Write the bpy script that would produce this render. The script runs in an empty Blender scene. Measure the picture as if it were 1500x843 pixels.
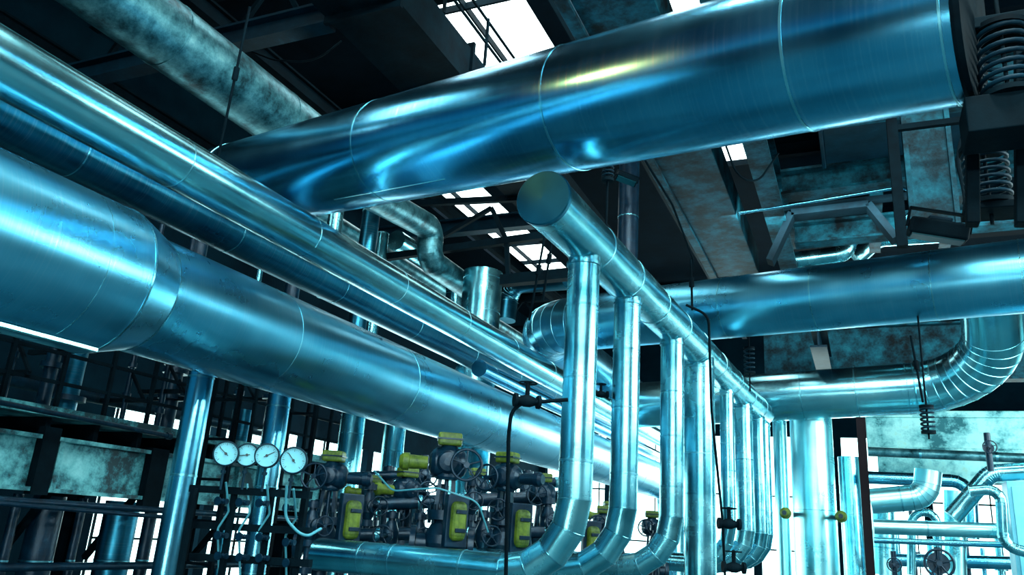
import bpy, bmesh, math, random
from mathutils import Vector, Matrix
random.seed(7)
S = bpy.context.scene
COL = S.collection
H = 2.2
F = 1152.0
Yc = Vector((520, -394, -1152)).normalized()
up = Vector((251, 3696, -1152)).normalized()
Zc = (up - Yc * up.dot(Yc)).normalized()
Xc = Yc.cross(Zc)
UP = Vector((0, 0, 1))

def ray(u, v):
    c = Vector((u - 750, 421.5 - v, -F))
    return Vector((Xc.dot(c), Yc.dot(c), Zc.dot(c)))
def R(x, y, z): return Vector((x, y, z + H))
def at(u, v, X=None, Y=None, Z=None, D=None):
    d = ray(u, v)
    if X is not None: t = X / d.x
    elif Y is not None: t = Y / d.y
    elif Z is not None: t = Z / d.z
    else: t = D / F
    return R(*(d * t))
def proj(p):
    q = p - Vector((0, 0, H))
    c = Vector((Xc.x*q.x+Yc.x*q.y+Zc.x*q.z, Xc.y*q.x+Yc.y*q.y+Zc.y*q.z, Xc.z*q.x+Yc.z*q.y+Zc.z*q.z))
    return 750 + F * c.x / -c.z, 421.5 - F * c.y / -c.z, -c.z
def on_line(p0, p1, u):
    lo, hi = 0.0, 1.0
    for _ in range(40):
        m = (lo + hi) / 2
        if proj(p0.lerp(p1, m))[0] < u: lo = m
        else: hi = m
    return (lo + hi) / 2

# ---------------------------------------------------------------- materials
def base(name):
    m = bpy.data.materials.new(name); m.use_nodes = True
    nt = m.node_tree; b = nt.nodes['Principled BSDF']
    return m, nt, b
def N(nt, t, **kw):
    n = nt.nodes.new(t)
    for k, v in kw.items():
        if k in n.inputs: n.inputs[k].default_value = v
        else: setattr(n, k, v)
    return n
def ramp(nt, fac, stops):
    r = nt.nodes.new('ShaderNodeValToRGB')
    e = r.color_ramp.elements
    e[0].position, e[0].color = stops[0][0], (*stops[0][1], 1)
    e[1].position, e[1].color = stops[-1][0], (*stops[-1][1], 1)
    for p, c in stops[1:-1]:
        x = e.new(p); x.color = (*c, 1)
    nt.links.new(fac, r.inputs[0]); return r.outputs[0]
def metal(name, lo, hi, rough=(.2, .42), wav=.15, metallic=1.0, scr=.12, sc=1.3, wsc=1.2, rs=.12):
    """sheet-metal cladding: blotches, faint circumferential scuffs (UV), gentle dents"""
    m, nt, b = base(name); L = nt.links.new
    tc = N(nt, 'ShaderNodeTexCoord')
    n1 = N(nt, 'ShaderNodeTexNoise', Scale=sc, Detail=4.0, Roughness=.55); L(tc.outputs['Object'], n1.inputs['Vector'])
    c1 = ramp(nt, n1.outputs[0], [(.3, lo), (.7, hi)])
    mp = N(nt, 'ShaderNodeMapping'); mp.inputs['Scale'].default_value = (.9, 60, 1); L(tc.outputs['UV'], mp.inputs['Vector'])
    n2 = N(nt, 'ShaderNodeTexNoise', Scale=1.0, Detail=4.0, Roughness=.6); L(mp.outputs[0], n2.inputs['Vector'])
    f = ramp(nt, n2.outputs[0], [(.5, (0, 0, 0)), (.75, (scr, scr, scr))])
    mixc = N(nt, 'ShaderNodeMix', data_type='RGBA'); L(f, mixc.inputs[0]); L(c1, mixc.inputs[6])
    mixc.inputs[7].default_value = (*[min(1, x*.45 + .5) for x in hi], 1)
    L(mixc.outputs[2], b.inputs['Base Color'])
    mr = N(nt, 'ShaderNodeMapRange'); mr.inputs[1].default_value = .25; mr.inputs[2].default_value = .75
    mr.inputs[3].default_value = rough[0]; mr.inputs[4].default_value = rough[1]
    ad = N(nt, 'ShaderNodeMath', operation='ADD'); s1 = N(nt, 'ShaderNodeMath', operation='MULTIPLY'); s1.inputs[1].default_value = 1 - rs
    s2 = N(nt, 'ShaderNodeMath', operation='MULTIPLY'); s2.inputs[1].default_value = rs
    L(n1.outputs[0], s1.inputs[0]); L(n2.outputs[0], s2.inputs[0]); L(s1.outputs[0], ad.inputs[0]); L(s2.outputs[0], ad.inputs[1])
    L(ad.outputs[0], mr.inputs[0]); L(mr.outputs[0], b.inputs['Roughness'])
    n3 = N(nt, 'ShaderNodeTexNoise', Scale=wsc, Detail=0.0); L(tc.outputs['Object'], n3.inputs['Vector'])
    bp = N(nt, 'ShaderNodeBump', Strength=wav, Distance=.12); L(n3.outputs[0], bp.inputs['Height'])
    L(bp.outputs[0], b.inputs['Normal'])
    b.inputs['Metallic'].default_value = metallic
    return m
def rough(name, stops, sc=3.0, r=.7, met=0.0, bump=.3, spec=.5):
    m, nt, b = base(name); L = nt.links.new
    tc = N(nt, 'ShaderNodeTexCoord')
    n1 = N(nt, 'ShaderNodeTexNoise', Scale=sc, Detail=8.0, Roughness=.7); L(tc.outputs['Object'], n1.inputs['Vector'])
    L(ramp(nt, n1.outputs[0], stops), b.inputs['Base Color'])
    bp = N(nt, 'ShaderNodeBump', Strength=bump, Distance=.02); L(n1.outputs[0], bp.inputs['Height']); L(bp.outputs[0], b.inputs['Normal'])
    b.inputs['Roughness'].default_value = r; b.inputs['Metallic'].default_value = met
    b.inputs['Specular IOR Level'].default_value = spec
    return m
def glow(name, col, s, lo=.75):
    m, nt, b = base(name); L = nt.links.new
    tc = N(nt, 'ShaderNodeTexCoord')
    n1 = N(nt, 'ShaderNodeTexNoise', Scale=.6, Detail=2.0); L(tc.outputs['Object'], n1.inputs['Vector'])
    c = ramp(nt, n1.outputs[0], [(.3, tuple(x * lo for x in col)), (.6, col)])
    L(c, b.inputs['Emission Color']); b.inputs['Emission Strength'].default_value = s
    b.inputs['Base Color'].default_value = (*col, 1)
    return m
M_clad = metal('blue_cladding', (.07, .38, .56), (.20, .58, .74), (.17, .27), wav=.08)
M_bright = metal('bright_cladding', (.20, .60, .72), (.40, .82, .88), (.17, .27), wav=.06)
M_big = metal('blue_satin_cladding', (.08, .40, .58), (.16, .54, .72), (.24, .33), wav=.09, scr=.12, rs=.05)
M_over = metal('wavy_blue_cladding', (.05, .31, .50), (.13, .48, .68), (.17, .26), wav=.18, wsc=.9, scr=.25)
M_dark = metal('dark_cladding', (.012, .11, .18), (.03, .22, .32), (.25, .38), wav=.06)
M_silver = metal('silver_cladding', (.08, .40, .50), (.30, .72, .79), (.18, .32), wav=.12, sc=3)
M_old = rough('weathered_pipe', [(.36, (.004, .032, .042)), (.46, (.03, .13, .16)), (.58, (.10, .28, .32)), (.75, (.26, .50, .53))], 2.8, .4, .75, .5)
M_pale = metal('pale_cladding', (.22, .70, .78), (.48, .93, .97), (.22, .36), wav=.12)  # paler base colour carries strong window light on the right-hand vertical pipes
M_band = metal('band', (.08, .36, .46), (.28, .68, .78), (.2, .35), wav=0)
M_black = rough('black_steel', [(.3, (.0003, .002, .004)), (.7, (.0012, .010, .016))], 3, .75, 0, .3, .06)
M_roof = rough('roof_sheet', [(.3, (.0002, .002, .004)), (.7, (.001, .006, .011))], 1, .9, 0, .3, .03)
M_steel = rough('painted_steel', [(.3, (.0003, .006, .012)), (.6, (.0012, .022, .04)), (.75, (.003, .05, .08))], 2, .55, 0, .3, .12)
M_girder = rough('stained_girder', [(.38, (.001, .004, .006)), (.47, (.003, .028, .042)), (.6, (.006, .09, .13)), (.75, (.015, .19, .24))], 2.4, .6, .0, .3, .15)
M_pfascia = rough('pale_fascia', [(.42, (.004, .03, .04)), (.48, (.03, .18, .21)), (.58, (.15, .48, .51)), (.75, (.34, .74, .74))], 2.6, .6)
M_conc = rough('stained_concrete', [(.40, (.02, .15, .18)), (.46, (.18, .52, .55)), (.58, (.46, .88, .86)), (.75, (.42, .62, .44))], 1.5, .8)
M_floor = rough('floor_concrete', [(.3, (.005, .04, .06)), (.7, (.02, .14, .18))], .8, .55)
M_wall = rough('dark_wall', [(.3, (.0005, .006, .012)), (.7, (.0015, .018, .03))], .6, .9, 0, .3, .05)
M_valve = rough('blue_cast_iron', [(.3, (.0002, .006, .016)), (.6, (.0015, .026, .055)), (.8, (.008, .10, .15))], 9, .32, .3)
M_yel = rough('yellow_paint', [(.34, (.012, .04, .004)), (.5, (.10, .155, .008)), (.75, (.24, .32, .02))], 9, .5, 0, .05)
M_dial = rough('dial_face', [(.3, (.11, .42, .52)), (.7, (.18, .54, .64))], 3, .5, 0, 0)
M_ink = rough('dial_ink', [(.3, (.001, .01, .015)), (.7, (.002, .015, .02))], 3, .5, 0, 0)
M_post = rough('brown_post', [(.3, (.005, .003, .005)), (.7, (.012, .006, .009))], 3, .6, .0, .3, .1)
M_cab = rough('pale_cabinet', [(.3, (.1, .5, .66)), (.7, (.22, .72, .85))], 2, .4)
M_hose = rough('pale_hose', [(.3, (.03, .20, .26)), (.7, (.09, .36, .44))], 2, .4)
M_win = glow('bright_window', (.66, 1.0, 1.0), 4.5)
M_sky = glow('bright_skylight', (.85, 1.0, 1.0), 6.0)
M_lens = rough('lamp_glass', [(.3, (.003, .03, .05)), (.7, (.01, .08, .1))], 3, .4, 0, 0, .1)

# ---------------------------------------------------------------- mesh helpers
ORIG = {}
def thing(name, label, cat, loc=(0, 0, 0), rz=0, group=None, local=False):
    o = bpy.data.objects.new(name, None); COL.objects.link(o)
    o.location = loc; o.rotation_euler = (0, 0, rz); o.empty_display_size = .1
    o['label'] = label; o['category'] = cat
    if group: o['group'] = group
    ORIG[o.name] = Vector((0, 0, 0)) if local else Vector(loc)
    return o
def part(name, bm, mat, parent=None, bevel=0):
    off = ORIG.get(parent.name, Vector()) if parent else Vector()
    if off.length > 0: bmesh.ops.translate(bm, verts=bm.verts, vec=-off)
    me = bpy.data.meshes.new(name); bm.to_mesh(me); bm.free()
    o = bpy.data.objects.new(name, me); COL.objects.link(o)
    me.materials.append(mat)
    if parent: o.parent = parent
    ORIG[o.name] = off
    if bevel:
        b = o.modifiers.new('bevel', 'BEVEL'); b.width = bevel; b.segments = 3; b.limit_method = 'ANGLE'
    return o
def struct(name, bm, mat):
    o = part(name, bm, mat); o['kind'] = 'structure'; return o
def solo(name, bm, mat, label, cat, group=None, bevel=0):
    o = part(name, bm, mat, None, bevel); o['label'] = label; o['category'] = cat
    if group: o['group'] = group
    return o
def copy_tree(o, parent=None):
    c = o.copy(); COL.objects.link(c)
    if parent: c.parent = parent
    for ch in list(o.children): copy_tree(ch, c)
    return c
def perp(t):
    a = Vector((0, 0, 1)) if abs(t.z) < .9 else Vector((1, 0, 0))
    return (a - t * a.dot(t)).normalized()
def sweep(bm, pts, r, n=32, facet=False, caps=True):
    pts = [Vector(p) for p in pts]
    rads = r if isinstance(r, (list, tuple)) else [r] * len(pts)
    uvl = bm.loops.layers.uv.verify()
    T = []
    for i in range(len(pts)):
        a = pts[max(i - 1, 0)]; b = pts[min(i + 1, len(pts) - 1)]
        T.append((b - a).normalized())
    nm = perp(T[0]); rings = []; Ls = [0]
    for i, p in enumerate(pts):
        nm = (nm - T[i] * nm.dot(T[i])).normalized(); bn = T[i].cross(nm)
        rings.append([p + (nm * math.cos(2*math.pi*k/n) + bn * math.sin(2*math.pi*k/n)) * rads[i] for k in range(n)])
        if i: Ls.append(Ls[-1] + (pts[i] - pts[i-1]).length)
    vr = None
    for i in range(len(pts) - 1):
        if facet or vr is None: va = [bm.verts.new(c) for c in rings[i]]
        else: va = vr
        vb = [bm.verts.new(c) for c in rings[i+1]]
        for k in range(n):
            k2 = (k + 1) % n
            f = bm.faces.new((va[k], va[k2], vb[k2], vb[k])); f.smooth = True
            cc = ((k, i), (k+1, i), (k+1, i+1), (k, i+1))
            for lp, (kk, ii) in zip(f.loops, cc):
                lp[uvl].uv = (kk / n * 2 * math.pi * rads[0], Ls[ii])
        vr = vb
    if caps:
        bm.faces.new([bm.verts.new(c) for c in reversed(rings[0])])
        bm.faces.new([bm.verts.new(c) for c in rings[-1]])
def lathe(bm, p0, axis, prof, n=28, caps=True):
    p0 = Vector(p0); ax = Vector(axis).normalized(); nm = perp(ax); bn = ax.cross(nm)
    ring = lambda r, h: [p0 + ax*h + (nm*math.cos(2*math.pi*k/n) + bn*math.sin(2*math.pi*k/n))*r for k in range(n)]
    bm.loops.layers.uv.verify()
    for (r0, h0), (r1, h1) in zip(prof, prof[1:]):
        va = [bm.verts.new(c) for c in ring(max(r0, 1e-4), h0)]; vb = [bm.verts.new(c) for c in ring(max(r1, 1e-4), h1)]
        for k in range(n):
            f = bm.faces.new((va[k], va[(k+1) % n], vb[(k+1) % n], vb[k])); f.smooth = True
    if caps:
        if prof[0][0] > 1e-3: bm.faces.new([bm.verts.new(c) for c in reversed(ring(*prof[0]))])
        if prof[-1][0] > 1e-3: bm.faces.new([bm.verts.new(c) for c in ring(*prof[-1])])
def bar(bm, p0, p1, w, h, upv=UP):
    p0, p1 = Vector(p0), Vector(p1); d = (p1 - p0); l = d.length; d.normalize()
    if abs(d.dot(upv)) > .98: upv = Vector((0, 1, 0))
    s = d.cross(upv).normalized(); u2 = s.cross(d)
    m = Matrix(((s.x*w, d.x*l, u2.x*h, (p0.x+p1.x)/2), (s.y*w, d.y*l, u2.y*h, (p0.y+p1.y)/2), (s.z*w, d.z*l, u2.z*h, (p0.z+p1.z)/2), (0, 0, 0, 1)))
    bmesh.ops.create_cube(bm, size=1, matrix=m)
def box(bm, lo, hi):
    lo, hi = Vector(lo), Vector(hi); c = (lo + hi) / 2; s = hi - lo
    bmesh.ops.create_cube(bm, size=1, matrix=Matrix.Translation(c) @ Matrix.Diagonal((*s, 1)))
def rbox(bm, x0, x1, y0, y1, z0, z1): box(bm, (x0, y0, z0 + H), (x1, y1, z1 + H))
def ibeam(bm, p0, p1, h, w, tf=.03, tw=.03):
    p0, p1 = Vector(p0), Vector(p1); d = (p1 - p0).normalized()
    u2 = (UP if abs(d.z) < .9 else Vector((0, 1, 0))) * (h/2 - tf/2)
    bar(bm, p0 + u2, p1 + u2, w, tf); bar(bm, p0 - u2, p1 - u2, w, tf); bar(bm, p0, p1, tw, h - tf)
def torus(bm, c, axis, RR, r, n=32, m=10):
    ax = Vector(axis).normalized(); nm = perp(ax); bn = ax.cross(nm); V = []
    for i in range(n):
        a = 2*math.pi*i/n; d = nm*math.cos(a) + bn*math.sin(a)
        V.append([bm.verts.new(Vector(c) + d*(RR + r*math.cos(2*math.pi*j/m)) + ax*r*math.sin(2*math.pi*j/m)) for j in range(m)])
    for i in range(n):
        for j in range(m):
            f = bm.faces.new((V[i][j], V[(i+1) % n][j], V[(i+1) % n][(j+1) % m], V[i][(j+1) % m])); f.smooth = True
def fillet(pts, rad, seg=8):
    pts = [Vector(p) for p in pts]
    if rad <= 0 or len(pts) < 3: return pts, []
    out = [pts[0]]; arcs = []
    for i in range(1, len(pts) - 1):
        a, b, c = pts[i-1], pts[i], pts[i+1]
        d1 = (a - b).normalized(); d2 = (c - b).normalized()
        ang = d1.angle(d2)
        if ang > 3.10: out.append(b); continue
        rr = min(rad, .49*min((a-b).length, (c-b).length) * math.tan(ang/2))
        tl = rr / math.tan(ang/2); cen = b + (d1 + d2).normalized() * rr / math.sin(ang/2)
        s = b + d1*tl - cen; e = b + d2*tl - cen; w = s.angle(e)
        for k in range(seg + 1):
            t = k / seg
            p = cen + (s*math.sin((1-t)*w) + e*math.sin(t*w)) / math.sin(w)
            out.append(p); arcs.append(len(out) - 1)
    out.append(pts[-1]); return out, arcs
def walk(path, s):
    for a, b in zip(path, path[1:]):
        l = (b - a).length
        if s <= l: return a + (b - a)*(s/l), (b - a).normalized()
        s -= l
    return path[-1], (path[-1] - path[-2]).normalized()
def band(parent, p, t, r, w=.03, e=.008, mat=None, name='seam_band', n=48):
    bm = bmesh.new(); lathe(bm, p - t*w/2, t, [(r*.995, 0), (r+e, .002), (r+e, w-.002), (r*.995, w)], n, caps=False)
    return part(name, bm, mat or M_band, parent)
def new_pipe_part(parent, pts, r, bend=0, seg=8, mat=None, n=40, name='cladding', seams=(), bw=.03, joints=True, jw=.012):
    path, arcs = fillet(pts, bend, seg)
    bm = bmesh.new(); sweep(bm, path, r, n, facet=True)
    o = part(name, bm, mat, parent)
    sp = o if parent.type == 'EMPTY' and name != 'cladding' else parent
    for s in seams:
        p, t = walk(path, s); band(sp, p, t, r, bw, max(.002, bw*.18), n=n)
    if arcs and joints:
        for i in arcs:
            t = (path[min(i+1, len(path)-1)] - path[max(i-1, 0)]).normalized()
            bm = bmesh.new()
            lathe(bm, path[i] - t*jw/2, t, [(r*1.0, 0), (r*1.012, jw*.2), (r*1.012, jw*.8), (r*1.0, jw)], n, caps=False)
            part('elbow_seam', bm, M_band, sp)
    return o
def pipe(name, label, cat, pts, r, bend=0, seg=8, mat=None, n=40, seams=(), bw=.03, group=None, joints=True, jw=.012):
    root = thing(name, label, cat, pts[0], group=group)
    new_pipe_part(root, pts, r, bend, seg, mat, n, seams=seams, bw=bw, joints=joints, jw=jw)
    return root
def steps(a, b, st):
    o = []
    while a < b: o.append(a); a += st
    return o

# ================================================================= SETTING
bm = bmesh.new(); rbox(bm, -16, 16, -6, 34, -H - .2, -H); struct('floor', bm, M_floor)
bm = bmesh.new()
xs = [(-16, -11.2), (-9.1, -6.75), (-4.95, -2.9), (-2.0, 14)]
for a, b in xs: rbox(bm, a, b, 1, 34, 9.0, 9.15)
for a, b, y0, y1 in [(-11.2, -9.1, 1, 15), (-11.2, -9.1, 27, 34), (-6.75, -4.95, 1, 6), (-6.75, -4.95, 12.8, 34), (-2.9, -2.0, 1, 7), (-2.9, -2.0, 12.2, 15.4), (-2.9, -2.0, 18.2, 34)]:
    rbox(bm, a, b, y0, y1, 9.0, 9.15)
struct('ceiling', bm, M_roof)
def skylight(i, x0, x1, y0, y1, st, mids):
    bm = bmesh.new(); rbox(bm, x0, x1, y0, y1, 9.16, 9.2); o = struct('window_%d' % i, bm, M_sky)
    bm = bmesh.new(); y = y0
    while y <= y1: rbox(bm, x0, x1, y-.025, y+.025, 9.0, 9.14); y += st
    for m in mids: rbox(bm, x0 + (x1-x0)*m - .02, x0 + (x1-x0)*m + .02, y0, y1, 9.0, 9.14)
    part('glazing_bar', bm, M_black, o)
skylight(1, -6.75, -4.95, 6, 12.8, 2.3, (.36,)); skylight(2, -11.2, -9.1, 15, 27, 1.8, (.5,)); skylight(3, -2.9, -2.0, 7, 12.2, 2, ()); skylight(6, -2.9, -2.0, 15.4, 18.2, 1.4, ())
bm = bmesh.new()
rbox(bm, -13.3, -13, 1, 34, 2.0, 9.0); rbox(bm, -13.3, -13, 1, 34, -H, -1.7); rbox(bm, -13.3, -13, 1, 10.5, -1.7, 2.0)
y = 10.5
while y < 33: rbox(bm, -13.3, -13, y, y + .3, -1.7, 2.0); y += 3.0
struct('wall_left', bm, M_wall)
bm = bmesh.new(); rbox(bm, -13.25, -13.2, 10.8, 34, -1.7, 2.0); o = struct('window_4', bm, M_win)
bm = bmesh.new()
for k in range(24):
    y = 11 + k*.95; rbox(bm, -13.2, -13.16, y-.02, y+.02, -1.7, 2.0)
for z in (-.6, .6): rbox(bm, -13.2, -13.16, 11, 34, z-.02, z+.02)
part('glazing_bar', bm, M_black, o)
bm = bmesh.new(); rbox(bm, -13, 16, 33, 33.3, 4.3, 9.0); rbox(bm, -13, 16, 33, 33.3, -H, -1.7)
for x in range(-13, 17, 3): rbox(bm, x, x + .3, 33, 33.3, -1.7, 4.3)
struct('wall_back', bm, M_wall)
bm = bmesh.new(); rbox(bm, -13, 16, 33.2, 33.25, -1.7, 4.3); o = struct('window_5', bm, M_win)
bm = bmesh.new()
for k in range(12): rbox(bm, -12.7 + k*2.4, -12.66 + k*2.4, 33.1, 33.16, -1.7, 4.3)
for z in (0, 2): rbox(bm, -13, 16, 33.1, 33.16, z-.03, z+.03)
part('glazing_bar', bm, M_wall, o)

# ================================================================= LONG PIPES
YD = Vector((0, 1, 0))
t = thing('steam_main', 'widest blue metal-clad pipe on the left, stepping down in diameter', 'pipe', R(-4.92, 1, 1.54))
bm = bmesh.new(); sweep(bm, [R(-4.92, .8, 1.54), R(-4.92, 3.72, 1.54)], .545, 96); part('wide_cladding', bm, M_big, t)
bm = bmesh.new(); sweep(bm, [R(-4.92, 3.72, 1.54), R(-4.92, 4.02, 1.54)], [.55, .455], 96); part('reducer', bm, M_big, t)
path, arcs = fillet([R(-4.92, 4.0, 1.54), R(-4.92, 23, 1.54), R(-4.92, 23, -H)], 1.0, 7)
bm = bmesh.new(); sweep(bm, path, .45, 96, facet=True); part('narrow_cladding', bm, M_big, t)
band(t, R(-4.92, 3.71, 1.54), YD, .545, .018, .005, n=96)
band(t, R(-4.92, 4.03, 1.54), YD, .45, .018, .006, n=96)
for y in (1.9, 3.36): band(t, R(-4.92, y, 1.54), YD, .545, .01, .002, n=96)
for u in (385, 565, 690, 790, 870, 920, 950):
    s = on_line(R(-4.92, 2, 1.54), R(-4.92, 23, 1.54), u); band(t, R(-4.92, 2, 1.54).lerp(R(-4.92, 23, 1.54), s), YD, .45, .012, .003, n=96)
bm = bmesh.new(); rbox(bm, -4.80, -4.745, .9, 3.7, 1.54-.545, 1.54-.522); part('lap_strip', bm, M_pale, t)

pipe('steam_pipe', 'slim bright blue pipe running diagonally above the widest left pipe', 'pipe', [R(-4.57, 1, 2.48), R(-4.57, 22.6, 2.48), R(-4.57, 22.6, -1)], .2, .5, 6, M_bright, 72, seams=steps(1.3, 21, 1.55), bw=.012)
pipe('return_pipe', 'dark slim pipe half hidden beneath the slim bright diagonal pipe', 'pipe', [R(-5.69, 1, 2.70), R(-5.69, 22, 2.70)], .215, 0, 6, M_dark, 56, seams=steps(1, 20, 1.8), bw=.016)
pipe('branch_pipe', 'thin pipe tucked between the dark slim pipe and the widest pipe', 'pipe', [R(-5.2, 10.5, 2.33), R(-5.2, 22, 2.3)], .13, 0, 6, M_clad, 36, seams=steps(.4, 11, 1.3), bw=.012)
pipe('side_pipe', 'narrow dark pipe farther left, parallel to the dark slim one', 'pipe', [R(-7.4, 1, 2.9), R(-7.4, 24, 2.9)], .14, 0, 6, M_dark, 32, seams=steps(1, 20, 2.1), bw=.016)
root = thing('weathered_pipe', 'mottled weathered large pipe at top left below the black roof', 'pipe', R(-7.23, 2, 5.35))
bm = bmesh.new(); sweep(bm, [R(-7.23, 1.5, 5.35), R(-7.23, 9.6, 5.35)], .41, 64); part('cladding', bm, M_old, root)
bm = bmesh.new(); sweep(bm, [R(-7.23, 9.6, 5.35), R(-7.23, 10, 5.2)], [.41, .26], 40); part('reducer', bm, M_old, root)
pts, arcs = fillet([R(-7.23, 9.95, 5.2), at(634, 336, X=-7.4), at(626, 380, X=-7.4), at(700, 432, X=-7.4)], .4, 6)
bm = bmesh.new(); sweep(bm, pts, .25, 32, facet=True); part('jogged_section', bm, M_old, root)
for y in (3.6, 5.6, 7.6): band(root, R(-7.23, y, 5.35), YD, .41, .03, .008, M_old)
pipe('far_pipe', 'dull pipe bending down just right of the jogged weathered section', 'pipe', [at(580, 352, X=-8.6), at(668, 408, X=-8.6), at(664, 470, X=-8.6)], .22, .4, 6, M_silver, 28, seams=(.8,), bw=.03)
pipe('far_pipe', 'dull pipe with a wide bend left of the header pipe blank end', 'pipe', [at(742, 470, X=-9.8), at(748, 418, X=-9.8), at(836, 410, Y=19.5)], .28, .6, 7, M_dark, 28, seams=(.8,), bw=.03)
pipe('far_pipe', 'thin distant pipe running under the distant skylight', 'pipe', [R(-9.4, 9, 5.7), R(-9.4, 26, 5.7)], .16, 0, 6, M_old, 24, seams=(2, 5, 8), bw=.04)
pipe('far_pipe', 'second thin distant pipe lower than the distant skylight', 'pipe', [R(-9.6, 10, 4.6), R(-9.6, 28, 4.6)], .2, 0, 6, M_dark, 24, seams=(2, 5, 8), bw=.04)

# ================================================================= CROSS PIPES
A = R(-6.30, 6.38, 3.66); B = R(.72, 4.56, 3.03); dv = (B - A).normalized(); A = A - dv*.45
OA, OB = A, B
t = thing('overhead_pipe', 'huge glossy blue pipe crossing the top from centre to upper right', 'pipe', A)
bm = bmesh.new(); sweep(bm, [A, B], .5, 112); part('cladding', bm, M_over, t)
for u, w in ((352, .014), (572, .018), (845, .018), (1182, .02), (1398, .016)):
    s = on_line(A, B, u); band(t, A.lerp(B, s), dv, .5, w, .004, n=112)
bm = bmesh.new(); lathe(bm, B - dv*.01, dv, [(.505, 0), (.512, .02), (.512, .05), (.3, .06)], 64); part('end_flange', bm, M_black, t)
bm = bmesh.new(); q = Vector((0, 0, -.5)); bar(bm, A + dv*2.2 + q + Vector((0, -.12, .016)), A + dv*3.7 + q + Vector((0, -.12, .016)), .03, .012); part('lap_strip', bm, M_pale, t)

A = R(-2.4, 11.8, 3.43); B = R(3.4, 10.62, 3.43)
dirl = (A - B).normalized()
K = A + dirl*2.75
pipe('elbow_pipe', 'blue clad pipe crossing right of the header, ending in a wide segmented elbow', 'pipe', [B, K, K + Vector((.0, 9.5, -.1))], .46, 1.05, 8, M_big, 72, seams=(.5, 1.45, 2.42, 3.9, 5.2, 9.2, 10.4), bw=.02)
pipe('swan_neck_pipe', 'mid-size blue pipe behind the header, turning up at right through a fat ribbed elbow', 'pipe',
     [at(900, 596, Y=17), at(1462, 562, Y=16.6), at(1448, 395, Y=14.2)], .49, 1.7, 10, M_bright, 72, seams=(1.2, 2.6, 4.0, 5.0, 5.9), bw=.024, jw=.022)

# ================================================================= MANIFOLD WITH DOWNCOMERS
A = R(-2.06, 5.03, 2.4); B = R(-1.69, 16.0, 2.515); dv = (B - A).normalized()
mf = thing('pipe_manifold', 'silver header pipe with a round blank end and a row of downcomers', 'pipe manifold', A)
bm = bmesh.new(); sweep(bm, [A, B], .21, 64); part('header', bm, M_silver, mf)
bm = bmesh.new(); lathe(bm, A + dv*.02, -dv, [(.21, 0), (.218, .005), (.218, .04), (.21, .05), (.03, .055), (.0, .056)], 64); part('end_cap', bm, M_dark, mf)
for s in (.10, .18, .27, .36, .45, .56, .68, .8, .92): band(mf, A.lerp(B, s), dv, .21, .018, .005, n=64)
drops = [(857, 46, 1), (920, 38, 1), (985, 33, 1), (1024, 43, 0), (1064, 20, 1), (1088, 25, 1), (1109, 21, 1), (1124, 18, 1)]
for i, (u, w, el) in enumerate(drops):
    p = A.lerp(B, on_line(A, B, u)); r = w * proj(p)[2] / F / 2
    bot = H - .29
    if el: pts = [p - UP*.1, Vector((p.x, p.y, bot)), Vector((p.x - 2.32 + .12*i, p.y + .02, bot))]
    else: pts = [p - UP*.1, Vector((p.x, p.y, 0.0))]
    d = new_pipe_part(mf, pts, r, .56, 4, M_silver, 40, 'downcomer', seams=(.5 + .1*i, 1.1 + .05*i, 1.75, 3.25, 3.9, 4.2), bw=.018)
    band(d, Vector((p.x, p.y, p.z - .235)), UP, r, .03, .012)

# ================================================================= VERTICAL PIPES
def standpipe(u, v, w, z0, z1, label, mat, seams=None, name='standpipe', group=None, n=40, **k):
    p = at(u, v, **k); r = w * proj(p)[2] / F / 2
    a = Vector((p.x, p.y, z0 + H)); b = Vector((p.x, p.y, z1 + H))
    return pipe(name, label, 'pipe', [a, b], r, 0, 4, mat, n, seams=seams if seams is not None else steps(.7, z1 - z0, .9), bw=.02, group=group)
standpipe(268, 700, 38, -H, 1.5, 'nearest leaning-looking blue standpipe left of the dial gauges', M_clad, X=-5.65)
standpipe(392, 700, 34, -H, 1.6, 'blue standpipe directly behind the row of dial gauges', M_clad, X=-6.1)
standpipe(508, 690, 36, -H, 1.6, 'pale standpipe between the gauges and the yellow valve boxes', M_silver, X=-6.7)
standpipe(572, 690, 32, -H, 1.7, 'dull standpipe behind the tallest yellow-topped valve', M_silver, X=-7.4)
standpipe(704, 450, 58, -H, 4.95, 'wide upright silver duct ending under a beam in the middle distance', M_silver, X=-6.75, seams=[6.3, 7.0])
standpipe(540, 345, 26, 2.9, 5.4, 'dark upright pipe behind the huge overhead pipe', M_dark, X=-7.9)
standpipe(560, 350, 18, 2.9, 5.4, 'slimmer upright pipe beside the dark one behind the overhead pipe', M_silver, X=-8.3)
standpipe(490, 330, 22, 2.9, 4.2, 'short pale upright pipe just under the left end of the overhead pipe', M_silver, X=-6.6)
standpipe(920, 330, 30, 3.2, 5.6, 'dark upright pipe rising behind the header pipe', M_valve, Y=9)
standpipe(1192, 720, 60, -H, 2.95, 'widest pale vertical pipe right of the downcomers, rising to the mid-size blue pipe', M_pale, Y=17.35, seams=[1.2, 3.0])
standpipe(1247, 740, 30, -H, 2.0, 'narrower pale vertical pipe beside the widest pale one', M_silver, Y=18.6, seams=[1.2, 3.0])
standpipe(1146, 740, 20, -H, 2.95, 'thin pale vertical pipe between the last downcomer and the widest pale pipe', M_pale, Y=18.2, seams=[1.2])
bm = bmesh.new(); p = at(1262, 640, Y=9.5); bar(bm, (p.x, p.y, 0), (p.x, p.y, at(1258, 612, Y=9.5).z), .09, .09)
solo('steel_post', bm, M_post, 'slim dark brown post right of the pale vertical pipes', 'post')

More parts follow.
